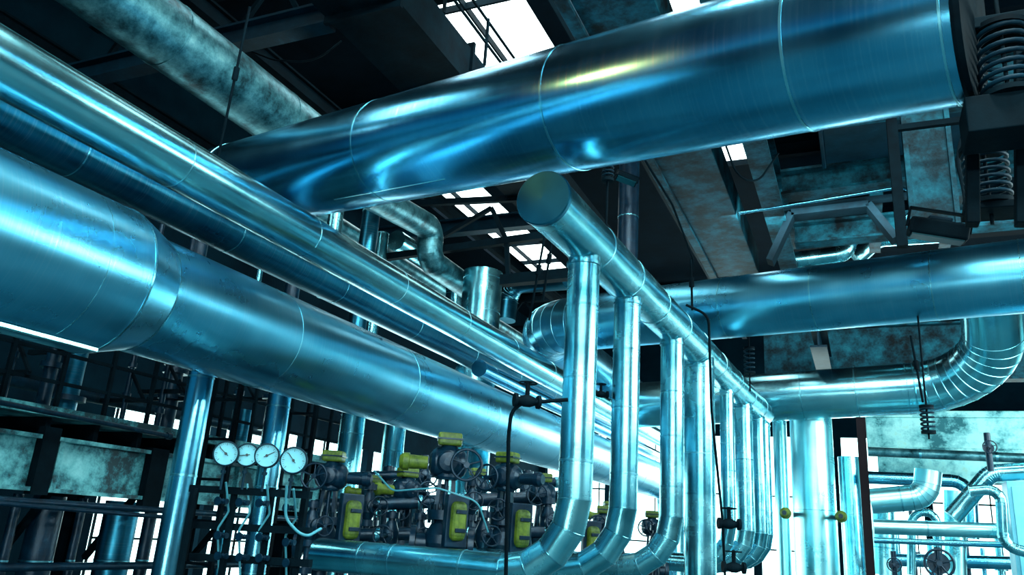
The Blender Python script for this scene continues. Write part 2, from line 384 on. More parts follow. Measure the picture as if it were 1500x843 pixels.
# ================================================================= STEELWORK
def beam(label, p0, p1, h, w, mat, group=None, tf=.04, name='steel_beam'):
    bm = bmesh.new(); ibeam(bm, p0, p1, h, w, tf)
    return solo(name, bm, mat, label, 'beam', group)
bm = bmesh.new(); bar(bm, R(-1.97, 5.6, 5.3), R(-1.97, 15, 5.3), .78, .5)
rbox(bm, -2.5, -2.36, 5.6, 15, 5.0, 5.05); rbox(bm, -2.42, -1.52, 8.9, 8.98, 5.0, 5.6)
solo('box_girder', bm, M_girder, 'rust-streaked box girder running back above the header pipe', 'girder', bevel=.01)
beam('dark girder with deep web right of the rust-streaked box girder', R(-1.0, 6, 5.25), R(-1.0, 15, 5.25), .6, .3, M_girder)
beam('nearest cross beam above the right-hand blue pipes', R(-.84, 9.2, 5.3), R(3.6, 9.2, 5.3), .5, .6, M_girder)
beam('middle cross beam above the inverted steel bracket', R(-.84, 11.5, 5.25), R(3.6, 11.3, 5.25), .4, .35, M_girder)
beam('farthest cross beam above the elbowed grey pipe', R(-.84, 14, 5.4), R(3.6, 13.8, 5.4), .4, .35, M_girder)
beam('deep dark beam directly behind the right-hand blue pipes', R(-1.9, 18.6, 4.25), R(5.0, 18.6, 4.25), 1.25, .4, M_girder)
beam('short dark stub beam between the two right-hand blue pipes', R(-.6, 15.5, 3.95), R(-.6, 18.4, 3.95), .5, .3, M_steel)
beam('secondary joist running back between the cross beams', R(.5, 9.5, 5.8), R(.5, 16, 5.8), .25, .2, M_girder)
beam('second secondary joist nearer the blue-black panel', R(1.7, 9.5, 5.8), R(1.7, 16, 5.8), .25, .2, M_girder)
bm = bmesh.new(); rbox(bm, -.2, 2.6, 9.8, 11.0, 5.3, 5.65); rbox(bm, -.25, -.2, 9.75, 11.05, 5.25, 5.66); rbox(bm, 1.2, 1.25, 9.75, 11.05, 5.25, 5.66)
solo('air_duct', bm, M_steel, 'flat dark air duct tucked between the nearest and middle cross beams', 'duct', bevel=.01)
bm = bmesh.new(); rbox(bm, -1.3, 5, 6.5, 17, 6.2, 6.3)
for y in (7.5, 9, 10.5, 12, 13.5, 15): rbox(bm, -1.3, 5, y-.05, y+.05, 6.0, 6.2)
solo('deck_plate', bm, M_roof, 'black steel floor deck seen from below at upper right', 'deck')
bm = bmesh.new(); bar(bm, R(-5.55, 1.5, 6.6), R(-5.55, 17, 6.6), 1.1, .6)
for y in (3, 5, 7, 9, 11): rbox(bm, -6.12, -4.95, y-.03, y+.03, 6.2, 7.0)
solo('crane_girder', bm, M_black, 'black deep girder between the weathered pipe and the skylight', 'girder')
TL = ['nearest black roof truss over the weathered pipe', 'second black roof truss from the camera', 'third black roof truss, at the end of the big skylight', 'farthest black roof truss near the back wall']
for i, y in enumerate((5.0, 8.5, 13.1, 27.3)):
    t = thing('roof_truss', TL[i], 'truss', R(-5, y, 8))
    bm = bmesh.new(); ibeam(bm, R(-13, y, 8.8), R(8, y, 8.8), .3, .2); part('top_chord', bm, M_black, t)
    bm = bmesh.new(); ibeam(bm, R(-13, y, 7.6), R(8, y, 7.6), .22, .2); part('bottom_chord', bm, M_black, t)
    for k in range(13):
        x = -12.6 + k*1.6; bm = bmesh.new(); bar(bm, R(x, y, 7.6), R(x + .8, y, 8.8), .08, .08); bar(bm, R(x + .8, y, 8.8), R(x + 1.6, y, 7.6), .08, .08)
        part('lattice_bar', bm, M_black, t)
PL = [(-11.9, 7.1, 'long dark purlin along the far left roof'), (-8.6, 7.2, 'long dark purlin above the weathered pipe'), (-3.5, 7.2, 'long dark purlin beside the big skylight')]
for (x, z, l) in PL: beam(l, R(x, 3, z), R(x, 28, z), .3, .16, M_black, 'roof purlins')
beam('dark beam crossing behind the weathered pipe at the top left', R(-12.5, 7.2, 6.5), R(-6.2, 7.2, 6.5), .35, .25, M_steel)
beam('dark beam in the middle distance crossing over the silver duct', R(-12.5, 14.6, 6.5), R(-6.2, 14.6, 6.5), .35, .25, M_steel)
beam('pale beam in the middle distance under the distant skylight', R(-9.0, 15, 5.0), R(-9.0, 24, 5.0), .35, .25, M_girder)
t = thing('catwalk_railing', 'thin black catwalk railing crossing the big top skylight', 'railing', R(-5.2, 9, 7.2))
for z in (7.3, 7.7):
    bm = bmesh.new(); bar(bm, R(-5.0, 5, z), R(-5.0, 12.6, z), .035, .035); part('rail', bm, M_black, t)
for k in range(6):
    bm = bmesh.new(); bar(bm, R(-5.0, 5.4 + k*1.35, 6.9), R(-5.0, 5.4 + k*1.35, 7.75), .04, .04); part('railing_post', bm, M_black, t)
bm = bmesh.new()
a, b, c, d = at(560, 378, Y=13), at(800, 345, Y=13), at(640, 352, Y=13), at(720, 305, Y=13)
bar(bm, a, b, .12, .14); bar(bm, c, d, .08, .08); bar(bm, d, at(742, 352, Y=13), .08, .08); bar(bm, at(600, 300, Y=13), c, .08, .08)
bar(bm, at(735, 412, Y=13), at(835, 402, Y=13), .2, .2); bar(bm, at(575, 300, Y=13), at(780, 290, Y=13), .1, .12)
bar(bm, at(742, 352, Y=13), at(745, 412, Y=13), .08, .08)
solo('brace_frame', bm, M_black, 'black triangular bracing in front of the distant skylight', 'bracing')
bm = bmesh.new(); q = [at(1128, 385, Y=12.3), at(1160, 316, Y=12.3), at(1272, 303, Y=12.3), at(1312, 352, Y=12.3)]
for a, b in zip(q, q[1:]): bar(bm, a, b, .3, .1)
bar(bm, at(1118, 311, Y=12.3), at(1340, 286, Y=12.3), .12, .08)
solo('steel_bracket', bm, M_black, 'black trapezoid bracket under the middle cross beam', 'bracket')
pipe('conduit', 'thin pale conduit looping down at the edge of the dark panel', 'conduit', [at(1082, 313, Y=10.5), at(1322, 274, Y=10.5), at(1350, 290, Y=10.4), at(1318, 330, Y=10.4)], .02, .2, 6, M_clad, 12, joints=False)
bm = bmesh.new(); a = at(1318, 168, Y=8.85); b = at(1408, 338, Y=8.85); box(bm, (a.x, 8.82, b.z), (b.x, 8.88, a.z))
box(bm, (a.x, 8.74, b.z), (a.x + .05, 8.88, a.z)); box(bm, (a.x, 8.76, b.z), (b.x, 8.88, b.z + .06)); box(bm, (b.x - .05, 8.76, b.z), (b.x, 8.88, a.z))
solo('gusset_panel', bm, M_girder, 'blue-black steel panel hanging beside the coil springs', 'panel')
bm = bmesh.new(); bar(bm, at(1304, 160, Y=8.2), at(1322, 362, Y=8.2), .1, .1); bar(bm, at(1300, 190, Y=8.2), at(1420, 175, Y=8.2), .06, .06)
solo('hanger_post', bm, M_black, 'black hanging post on the left of the blue-black panel', 'post')
pipe('grey_pipe', 'grey pipe with an elbow glimpsed through the trapezoid bracket', 'pipe', [at(1155, 383, Y=14.9), at(1238, 372, Y=14.9), at(1245, 345, Y=14.9), at(1300, 338, Y=14.9)], .16, .2, 5, M_silver, 28)
pipe('grey_pipe', 'grey bent pipe end glimpsed right of the trapezoid bracket', 'pipe', [at(1252, 378, Y=16.4), at(1285, 348, Y=16.4), at(1400, 340, Y=16.4)], .2, .3, 5, M_silver, 28)
CB = ['black cable drooping along the rust-streaked box girder', 'black cable drooping between the cross beams', 'black cable hanging near the upper right springs', 'black cable sagging across the top left roof']
for i, pp in enumerate(([at(945, 235, Y=8), at(985, 300, Y=9), at(1015, 380, Y=11), at(1015, 400, Y=11)], [at(1062, 210, Y=9), at(1080, 260, Y=9.2), at(1110, 268, Y=9.5), at(1140, 225, Y=9.8)], [at(1420, 170, Y=6), at(1400, 230, Y=6), at(1415, 290, Y=6), at(1412, 320, Y=5.7)], [at(330, 60, Y=7.5), at(400, 88, Y=7.8), at(460, 92, Y=8.0), at(500, 60, Y=8.2)])):
    pts, _ = fillet(pp, .6, 8); bm = bmesh.new(); sweep(bm, pts, .014, 8); solo('cable', bm, M_black, CB[i], 'cable')

# ================================================================= SPRING HANGERS
def spring(name, label, u, v0, v1, w, Y, coils, wire, rod_up, rod_dn, mat=M_steel, plate=1.15):
    a = at(u, v0, Y=Y); b = at(u, v1, Y=Y); r = w*proj(a)[2]/F/2
    a = Vector((b.x, b.y, a.z)); t = thing(name, label, 'spring hanger', b)
    bm = bmesh.new(); pts = []; n = coils*20
    for k in range(n + 1):
        s = k/n; an = 2*math.pi*coils*s; pts.append(Vector((b.x + r*math.cos(an), b.y + r*math.sin(an), b.z + (a.z-b.z)*s)))
    sweep(bm, pts, wire, 10); part('coil', bm, mat, t)
    for nm, z in (('top_plate', a.z), ('bottom_plate', b.z - .03)):
        bm = bmesh.new(); lathe(bm, (b.x, b.y, z), UP, [(r*plate, 0), (r*plate, .03)], 24); part(nm, bm, M_black, t)
    bm = bmesh.new(); sweep(bm, [(b.x, b.y, b.z - rod_dn), (b.x, b.y, a.z + rod_up)], max(.012, wire*.8), 12); part('rod', bm, M_black, t)
    return t
spring('coil_spring', 'upper large coil spring at the top right corner', 1478, 48, 140, 66, 4.6, 7, .014, .5, .2)
spring('coil_spring', 'lower large coil spring right of the blue-black panel', 1450, 222, 298, 56, 5.6, 7, .013, .25, .15)
spring('spring_hanger', 'small spring hanger on a rod above the mid-size blue pipe', 1098, 512, 545, 14, 12.2, 5, .012, .35, .3)
spring('spring_hanger', 'small spring hanger below the ribbed elbow', 1360, 598, 632, 17, 11, 5, .013, 1.25, .1)
spring('spring_hanger', 'small spring hanger over the blank end of the header pipe', 890, 236, 262, 16, 6.4, 5, .008, .3, .5)
bm = bmesh.new()
c = at(1482, 150, Y=4.6); box(bm, c - Vector((.24, .1, .2)), c + Vector((.3, .2, 0.02)))
c = at(1478, 40, Y=4.6); box(bm, c - Vector((.2, .1, .03)), c + Vector((.3, .2, .04)))
bar(bm, at(1422, -20, Y=5), at(1425, 330, Y=5), .07, .1); bar(bm, at(1500, 60, Y=5), at(1502, 330, Y=5), .1, .1)
bar(bm, at(1410, 208, Y=5.6), at(1505, 200, Y=5.6), .25, .06); bar(bm, at(1410, 312, Y=5.6), at(1505, 306, Y=5.6), .25, .05)
solo('spring_gantry', bm, M_black, 'black steel gantry holding the two large coil springs', 'gantry', bevel=.008)
def floodlight(label, u, v, Y, w, rot):
    p = at(u, v, Y=Y); t = thing('floodlight', label, 'lamp', p, .3, local=True); t.rotation_euler = rot
    bm = bmesh.new(); box(bm, (-w/2, -w*.2, -w*.17), (w/2, w*.2, w*.15)); part('housing', bm, M_black, t, w*.05)
    bm = bmesh.new(); box(bm, (-w*.2, -w*.12, w*.15), (w*.2, w*.12, w*.24)); part('gear_box', bm, M_steel, t, w*.03)
    bm = bmesh.new(); box(bm, (-w*.44, -w*.16, -w*.195), (w*.44, w*.16, -w*.165)); part('glass', bm, M_lens, t)
    bm = bmesh.new(); bar(bm, (-w*.53, 0, 0), (-w*.53, 0, w*.35), .015, w*.1); bar(bm, (w*.53, 0, 0), (w*.53, 0, w*.35), .015, w*.1); bar(bm, (-w*.54, 0, w*.35), (w*.54, 0, w*.35), w*.1, .015)
    part('yoke', bm, M_black, t)
floodlight('black floodlight below the lower large coil spring', 1374, 337, 5.6, .36, (.1, .22, .15))
floodlight('small black floodlight above the header pipe, behind its blank end', 918, 262, 8.4, .26, (-.4, .3, .5))

def rod(label, p0, p1, r=.012, mat=M_black):
    t = thing('hanger_rod', label, 'rod', p1)
    bm = bmesh.new(); sweep(bm, [p0, p1], r, 12); part('shaft', bm, mat, t)
    bm = bmesh.new(); m = p0.lerp(p1, .45); d = (p1 - p0).normalized(); lathe(bm, m - d*.06, d, [(r*2, 0), (r*2.2, .01), (r*2.2, .11), (r*2, .12)], 8); part('turnbuckle', bm, mat, t)
rod('long rod hanging from the roof across the weathered pipe', at(366, 10, D=7), at(320, 228, D=7))
rod('rod hanging beside the silver duct in the middle', at(800, 335, D=9), at(775, 470, D=9), .014)
rod('second rod hanging by the header pipe blank end', at(812, 330, D=9), at(795, 440, D=9), .014)
rod('rod hanging in front of the segmented elbow pipe near the downcomers', at(1012, 380, D=9.5), at(1014, 455, D=9.5), .014)
rod('tall rod down the side of the ribbed elbow', at(1334, 492, Y=11), at(1352, 590, Y=11), .014)
pipe('conduit', 'black conduit bending down beside the fourth, thick downcomer', 'conduit', [at(1005, 447, D=8.3), at(1038, 462, D=8.3), at(1042, 600, D=8.3), at(1058, 760, D=8.3), at(1062, 843, D=8.3)], .014, .15, 5, M_black, 12, joints=False)
pipe('sample_line', 'black thin line rising in front of the pipes and bending right', 'conduit', [at(741, 845, D=5.2), at(745, 640, D=5.2), at(750, 592, D=5.2), at(832, 586, D=5.2)], .013, .12, 6, M_black, 12, joints=False)

# ================================================================= VALVES
def wheel(parent, c, axis, r, name='handwheel', mat=M_valve, sp=5):
    bm = bmesh.new(); torus(bm, c, axis, r, r*.09, 32, 8); lathe(bm, Vector(c) - Vector(axis)*r*.15, axis, [(r*.2, 0), (r*.2, r*.35)], 14)
    o = part(name, bm, mat, parent)
    ax = Vector(axis).normalized(); nm = perp(ax); bn = ax.cross(nm); bm = bmesh.new()
    for k in range(sp):
        a = 2*math.pi*k/sp; d = nm*math.cos(a) + bn*math.sin(a); sweep(bm, [Vector(c), Vector(c) + d*r*.97], r*.06, 8)
    part('spokes', bm, mat, o); return o
def face(p, extra=0): return math.atan2(-p.x, p.y) + extra
def motor_valve(label, loc, rz=0, sc=1.0, mm=None, flip=1):
    t = thing('motor_valve', label, 'valve', loc, rz, 'motor valves behind the downcomers', local=True); t.scale = (sc,)*3
    bm = bmesh.new(); lathe(bm, (0, 0, -.75), UP, [(.07, 0), (.07, .6), (.12, .6), (.12, .64), (.085, .65), (.10, .70), (.13, .75), (.142, .82), (.135, .88), (.10, .94), (.08, .98), (.13, .99), (.13, 1.03), (.13, 1.06)], 28)
    lathe(bm, (-.24, 0, .06), (1, 0, 0), [(.13, 0), (.13, .04), (.075, .045), (.075, .43), (.13, .435), (.13, .48)], 28)
    part('body', bm, M_valve, t)
    for k in range(8):
        a = k*math.pi/4; bm = bmesh.new()
        lathe(bm, (.108*math.cos(a), .108*math.sin(a), .21), UP, [(.014, 0), (.014, .14)], 6)
        part('flange_bolt', bm, M_steel, t)
    bm = bmesh.new(); bar(bm, (-.07, 0, .3), (-.05, 0, .56), .03, .06); bar(bm, (.07, 0, .3), (.05, 0, .56), .03, .06)
    sweep(bm, [(0, 0, .3), (0, 0, .6)], .018, 12); lathe(bm, (0, 0, .54), UP, [(.08, 0), (.09, .02), (.09, .05)], 20); part('yoke', bm, M_valve, t)
    bm = bmesh.new(); lathe(bm, (-.15, 0, .67), (1, 0, 0), [(.05, 0), (.09, .02), (.112, .05), (.12, .12), (.12, .18), (.112, .25), (.09, .28), (.05, .30)], 28)
    lathe(bm, (0, 0, .6), UP, [(.09, 0), (.09, .16), (.06, .2)], 24); lathe(bm, (0, -.02, .67), (0, -1, 0), [(.09, 0), (.09, .09), (.07, .115), (.03, .125)], 24); part('gearbox', bm, M_valve, t)
    bm = bmesh.new(); lathe(bm, (-.16*flip, 0, .66), (-flip, 0, 0), [(.05, 0), (.055, .14), (.068, .145), (.068, .19), (.045, .22)], 24); part('motor', bm, mm or M_yel, t)
    bm = bmesh.new(); box(bm, (-.095, -.08, .80), (.095, .08, .90)); part('cover_box', bm, M_yel, t, .02)
    bm = bmesh.new(); box(bm, (-.102, -.087, .845), (.102, .087, .857)); sweep(bm, [(.0, 0, .75), (0, 0, .81)], .05, 16); part('cover_seam', bm, M_valve, t)
    bm = bmesh.new(); sweep(bm, [(.12*flip, -.05, .65), (.12*flip + .02, -.2, .65)], .02, 10); part('wheel_shaft', bm, M_valve, t)
    wheel(t, (.12*flip + .02, -.2, .65), (0, 1, 0), .115)
    return t
def place_valve(u, v, D, label, src=None, rz=None, sc=1.0, **k):
    p = at(u, v, D=D); p = p - UP*.87*sc
    if src is None: o = motor_valve(label, p, 0, sc, **k)
    else: o = copy_tree(src); o.location = p; o['label'] = label; o.scale = (sc,)*3
    o.rotation_euler = (0, 0, face(p) if rz is None else face(p) + rz); return o
v0 = place_valve(660, 641, 7.6, 'tallest motor valve, yellow box on top and handwheel facing out', sc=1.22)
v1 = place_valve(490, 666, 7.7, 'leftmost motor valve, next to the dial gauges', None, -.3, 1.05, mm=M_valve, flip=-1)
place_valve(744, 668, 8.0, 'motor valve just left of the first downcomer', v1, -.5, 1.08)
place_valve(598, 690, 8.6, 'low motor valve left of the tallest one', v0, .5, 1.05)
place_valve(796, 698, 8.6, 'motor valve partly behind the first downcomer', v1, .2, .95)
place_valve(700, 690, 9.4, 'small motor valve tucked behind the handwheel of the tallest one', v1, .3, .9)
place_valve(548, 700, 9.2, 'small motor valve between the leftmost and the low motor valve', v0, .2, .85)
place_valve(885, 745, 9.6, 'motor valve between the first and second downcomers', v1, .1, .9)
place_valve(955, 752, 10.5, 'motor valve between the second and third downcomers', v1, .1, .9)
place_valve(893, 738, 11.5, 'farther motor valve seen past the second downcomer', v0, .3, .9)
def panel_box(label, loc, rz, sc):
    t = thing('actuator_box', label, 'control box', loc, rz, 'upright yellow boxes on stands', local=True); t.scale = (sc,)*3
    bm = bmesh.new(); box(bm, (-.065, -.06, -.15), (.065, .04, .15)); part('yellow_cover', bm, M_yel, t, .045)
    bm = bmesh.new(); box(bm, (-.095, .0, -.2), (.095, .07, .2)); part('back_plate', bm, M_valve, t, .01)
    bm = bmesh.new(); sweep(bm, [(0, .1, -loc[2]/sc), (0, .1, .1)], .035, 14); part('stand', bm, M_valve, t)
    for z in (.07, -.07):
        bm = bmesh.new(); box(bm, (-.045, -.072, z - .015), (.045, -.055, z + .015)); part('cover_rib', bm, M_valve, t, .004)
    return t
for (u, v, D, l) in ((515, 762, 7.2, 'upright yellow box below the leftmost motor valve'), (670, 764, 7.1, 'upright yellow box below the tallest motor valve'), (764, 775, 7.4, 'upright yellow box close to the first downcomer elbow'), (868, 795, 8.8, 'small upright yellow box glimpsed between the first two downcomers')):
    p = at(u, v, D=D); panel_box(l, p, face(p, .45), 1.15)
def hand_valve(label, u, v, D, s=1, mat=M_black, rot=.3):
    p = at(u, v, D=D); t = thing('hand_valve', label, 'valve', p, face(p, rot), local=True)
    bm = bmesh.new(); lathe(bm, (-.09*s, 0, 0), (1, 0, 0), [(.045*s, 0), (.045*s, .02*s), (.022*s, .025*s), (.04*s, .07*s), (.04*s, .11*s), (.022*s, .155*s), (.045*s, .16*s), (.045*s, .18*s)], 20)
    sweep(bm, [(0, 0, 0), (0, 0, .12*s)], .016*s, 10); part('body', bm, mat, t)
    wheel(t, (0, 0, .12*s), (0, 0, 1), .06*s, mat=mat); return t
hand_valve('small black hand valve on the bend of the thin black line', 772, 588, 5.2)
hand_valve('black hand valve low beside the fourth, thick downcomer', 1068, 768, 8.2, 1.3)
hand_valve('black hand valve at the bottom edge by the thick downcomer', 1075, 832, 8.1, 1.3)
hand_valve('small black hand valve on a bracket left of the first downcomer', 880, 578, 7.4, .8)
def gate_valve(label, u, v, D, s, rz):
    p = at(u, v, D=D); t = thing('gate_valve', label, 'valve', p, face(p, rz), 'small gate valves on risers', local=True)
    bm = bmesh.new(); sweep(bm, [(0, .1*s, -p.z), (0, .1*s, .26*s)], .04*s, 16)
    for z in (-.9, -.5, -.22, .18): lathe(bm, (0, .1*s, z*s), UP, [(.075*s, 0), (.075*s, .03*s), (.075*s, .035*s), (.075*s, .065*s)], 18)
    part('riser', bm, M_valve, t)
    bm = bmesh.new(); lathe(bm, (0, .1*s, -.15*s), UP, [(.05*s, 0), (.085*s, .08*s), (.085*s, .2*s), (.05*s, .3*s)], 20)
    lathe(bm, (0, .06*s, 0), (0, -1, 0), [(.05*s, 0), (.05*s, .08*s), (.07*s, .08*s), (.07*s, .11*s), (.025*s, .13*s), (.018*s, .26*s)], 16); part('body', bm, M_valve, t)
    wheel(t, (0, -.2*s, 0), (0, 1, 0), .1*s); return t
for a in (('small gate valve behind the leftmost upright yellow box', 545, 742, 8.0, .9, .4), ('small gate valve left of the low motor valve', 568, 785, 7.6, .9, -.3), ('small gate valve below the low motor valve', 616, 788, 7.5, .9, .2),
          ('small gate valve right of the upright yellow box under the tallest valve', 712, 785, 7.5, .9, .3), ('small gate valve below the motor valve left of the first downcomer', 735, 748, 7.9, 1, -.2), ('small gate valve just behind the first downcomer', 806, 765, 8.2, 1, .3),
          ('small gate valve right of the gauge rack', 462, 770, 7.2, .85, .5), ('small gate valve behind the tallest motor valve', 622, 700, 9.0, 1, .2), ('small gate valve left of the upright yellow box under the tallest valve', 640, 745, 7.6, .9, -.4),
          ('small gate valve under the handwheel of the tallest motor valve', 692, 735, 8.4, .9, .1), ('small gate valve low between two upright yellow boxes', 590, 750, 8.6, .9, -.1),
          ('small gate valve high just left of the low motor valve', 572, 715, 9.4, 1, .4), ('small gate valve behind the motor valve left of the first downcomer', 770, 720, 9.6, 1, -.1),
          ('small gate valve between the first two downcomer elbows', 898, 790, 8.9, 1, .2), ('small gate valve between the second and third downcomer elbows', 962, 800, 9.8, 1, .1)):
    gate_valve(*a)
for i, (a, b, D, r, l) in enumerate((((462, 742), (835, 728), 8.3, .07, 'dark horizontal supply pipe behind the motor valves'), ((455, 785), (800, 780), 7.8, .06, 'lower dark horizontal supply pipe behind the upright yellow boxes'), ((470, 700), (640, 694), 9.2, .05, 'short dark pipe left of the tallest motor valve'), ((690, 712), (850, 706), 9.6, .06, 'short dark pipe right of the tallest motor valve'))):
    pipe('supply_pipe', l, 'pipe', [at(*a, D=D), at(*b, D=D + .4)], r, 0, 4, M_valve, 20, seams=steps(.2, 2.8, .45), bw=.05)
def yellow_drum(label, u, v, Y):
    p = at(u, v, Y=Y); t = thing('yellow_actuator', label, 'actuator', p, 0, local=True)
    bm = bmesh.new(); lathe(bm, (0, -.12, 0), (0, 1, 0), [(.06, 0), (.09, .03), (.09, .2), (.11, .2), (.11, .24)], 24); part('drum', bm, M_yel, t)
    bm = bmesh.new(); lathe(bm, (0, -.16, 0), (0, 1, 0), [(.04, 0), (.04, .05)], 16); sweep(bm, [(0, .08, 0), (.0, .8, 0)], .05, 14); part('hub', bm, M_valve, t)
yellow_drum('small yellow drum actuator left of the widest pale vertical pipe', 1150, 752, 16.6)
yellow_drum('small yellow drum actuator between the two pale vertical pipes', 1232, 757, 16.6)

# ================================================================= GAUGES AND RACK
def gauge(label, u, v, D, r, needle):
    p = at(u, v, D=D); t = thing('pressure_gauge', label, 'gauge', p, face(p, -.12), 'dial gauges on the rack', local=True)
    bm = bmesh.new(); lathe(bm, (0, .05, 0), (0, -1, 0), [(r*.9, 0), (r, .01), (r, .055), (r*.98, .07), (r*.9, .072), (r*.88, .06)], 40, caps=False)
    bm.faces.new([bm.verts.new((r*.9*math.cos(a), .05, r*.9*math.sin(a))) for a in [2*math.pi*k/32 for k in range(32)]]); part('case', bm, M_steel, t)
    bm = bmesh.new(); lathe(bm, (0, 0, 0), (0, -1, 0), [(r*.89, -.01), (r*.89, .006)], 40); part('dial', bm, M_dial, t)
    bm = bmesh.new()
    for k in range(25):
        a = math.radians(-135 + k*270/24); d = Vector((math.sin(a), 0, math.cos(a))); l = .17 if k % 4 == 0 else .09
        bar(bm, d*r*.8 + Vector((0, -.0075, 0)), d*r*(.8 - l) + Vector((0, -.0075, 0)), .0015 if k % 4 else .003, .002, Vector((0, 1, 0)))
    part('scale_marks', bm, M_ink, t)
    a = math.radians(needle); d = Vector((math.sin(a), 0, math.cos(a))); bm = bmesh.new()
    bar(bm, d*-r*.25 + Vector((0, -.010, 0)), d*r*.68 + Vector((0, -.010, 0)), .005, .003, Vector((0, 1, 0))); lathe(bm, (0, -.004, 0), (0, -1, 0), [(.009, 0), (.009, .012)], 16); part('needle', bm, M_ink, t)
    bm = bmesh.new(); lathe(bm, (0, .02, -r*.95), (0, 0, -1), [(.01, 0), (.01, .03), (.018, .03), (.018, .05), (.009, .05), (.009, .16)], 12); part('stem', bm, M_steel, t)
    return t
G = [(331, 665, 5.5, .088, -50, 'leftmost dial gauge of the row'), (362, 667, 5.6, .083, -100, 'second dial gauge from the left'), (391, 668, 5.45, .085, 60, 'third dial gauge from the left'), (430, 675, 5.3, .092, -40, 'largest and rightmost dial gauge')]
for g in G: gauge(g[5], *g[:5])
t = thing('gauge_rack', 'dark tubular rack of small valves and tubes under the dial gauges', 'rack', at(370, 760, D=5.7))
bm = bmesh.new()
for v in (722, 775, 822): bar(bm, at(280, v - 6, D=5.8), at(455, v + 4, D=5.5), .05, .05)
for u in (285, 345, 400, 450):
    p = at(u, 715, D=5.7); bar(bm, (p.x, p.y, 0), p, .035, .035)
part('frame', bm, M_black, t)
for (u, v, D, *_r) in G:
    bm = bmesh.new(); p = at(u, v + 42, D=D + .05); q = at(u + 4, v + 85, D=5.6); pts, _ = fillet([p, q, at(u - 12, v + 110, D=5.6), at(u - 10, v + 190, D=5.6)], .05, 5); sweep(bm, pts, .008, 10); part('tube', bm, M_hose, t)
    for dv2 in (70, 120, 150):
        bm = bmesh.new(); c = at(u - 4, v + dv2, D=5.55); lathe(bm, c - Vector((.035, 0, 0)), (1, 0, 0), [(.02, 0), (.02, .012), (.014, .014), (.02, .035), (.014, .055), (.02, .058), (.02, .07)], 12); lathe(bm, c, (0, -1, 0), [(.01, 0), (.01, .05), (.03, .05), (.03, .06)], 12); part('needle_valve', bm, M_valve, t)
pts, _ = fillet([at(420, 712, D=5.4), at(418, 760, D=5.4), at(445, 790, D=5.4), at(470, 775, D=5.6)], .12, 8)
bm = bmesh.new(); sweep(bm, pts, .010, 12); solo('hose', bm, M_hose, 'pale hose curving down right of the largest dial gauge', 'hose')
pts, _ = fillet([at(548, 690, D=7.2), at(575, 720, D=7.0), at(640, 715, D=6.9), at(700, 735, D=6.9), at(715, 780, D=7.0)], .15, 8)
bm = bmesh.new(); sweep(bm, pts, .008, 12); solo('hose', bm, M_hose, 'pale cable sagging across the motor valves', 'hose')

# ================================================================= LEFT PLATFORM
t = thing('walkway', 'raised walkway with pale stained edge beam at far left', 'walkway', R(-8, 6, .3))
bm = bmesh.new(); rbox(bm, -7.55, -7.45, 3, 11, .12, .58); rbox(bm, -7.6, -7.36, 3, 11, .58, .62); rbox(bm, -7.6, -7.36, 3, 11, .08, .12)
for y in (4.3, 5.6, 6.9, 8.2, 9.5): rbox(bm, -7.45, -7.38, y-.03, y+.03, .12, .6)
part('edge_beam', bm, M_pfascia, t)
bm = bmesh.new(); rbox(bm, -10, -7.5, 3, 11, .82, .92); part('deck', bm, M_pfascia, t)
bm = bmesh.new()
for k in range(14): rbox(bm, -10, -7.6, 3.2 + k*.58, 3.26 + k*.58, .62, .82)
part('joists', bm, M_black, t)
for k in range(14):
    bm = bmesh.new(); rbox(bm, -7.56, -7.52, 3.2 + k*.58, 3.24 + k*.58, .92, 1.8); part('railing_post', bm, M_black, t)
for z in (1.15, 1.45, 1.78):
    bm = bmesh.new(); rbox(bm, -7.56, -7.53, 3, 11, z, z + .035); part('rail', bm, M_black, t)
for k, (x, y) in enumerate(((-8.2, 5.2), (-8.4, 6.6), (-8.2, 8.2), (-9.6, 7.4), (-9.4, 9.4), (-7.9, 9.9))):
    bm = bmesh.new(); ibeam(bm, R(x, y, -H), R(x, y, .25), .25, .22); part('column', bm, M_black, t)
for k in range(5):
    y = 4.1 + k*1.35 + .3*(k % 2); bm = bmesh.new(); bar(bm, R(-7.6, y, .1), R(-8.3, y + .1, -.6), .06, .06); part('knee_brace', bm, M_black, t)
for k in range(6):
    y = 4.0 + k*1.1 + .25*(k % 3); z = .3 + .05*(k % 2); bm = bmesh.new(); rbox(bm, -7.44, -7.34, y, y + .12 + .06*(k % 3), z - .3, z + .35); part('clamp', bm, M_black, t)
SP = ['thin dark service pipe low across the far left', 'dark pipe clipped above the walkway edge beam', 'thicker dark pipe along the back of the walkway', 'dark pipe just under the widest blue pipe, above the railings', 'thin dark pipe just under the walkway edge beam', 'lowest dark service pipe at the bottom left']
for i, (p, q, w) in enumerate(((at(0, 738, X=-7.1), at(262, 760, X=-7.1), .022), (at(0, 590, X=-7.1), at(250, 640, X=-7.1), .025), (R(-9.2, 3, 1.35), R(-9.2, 11, 1.35), .09), (R(-8.6, 3, 2.0), R(-8.6, 12, 2.0), .11), (R(-7.3, 3, -.02), R(-7.3, 11, -.02), .035), (R(-7.4, 3, -.62), R(-7.4, 11, -.62), .04))):
    bm = bmesh.new(); sweep(bm, [p + (p - q).normalized()*.5, q], w, 20)
    lathe(bm, q, (q - p), [(w*1.5, -.06), (w*1.5, 0), (w*1.2, .01)], 20)
    solo('service_pipe', bm, M_valve, SP[i], 'pipe')
RL = ['fat dark riser at the bottom left corner', 'second fat dark riser under the walkway', 'slim dark riser beside the nearest blue standpipe', 'slim dark riser behind the gauge rack', 'thin dark riser between the two fat dark ones', 'thin dark riser at the very left edge under the walkway']
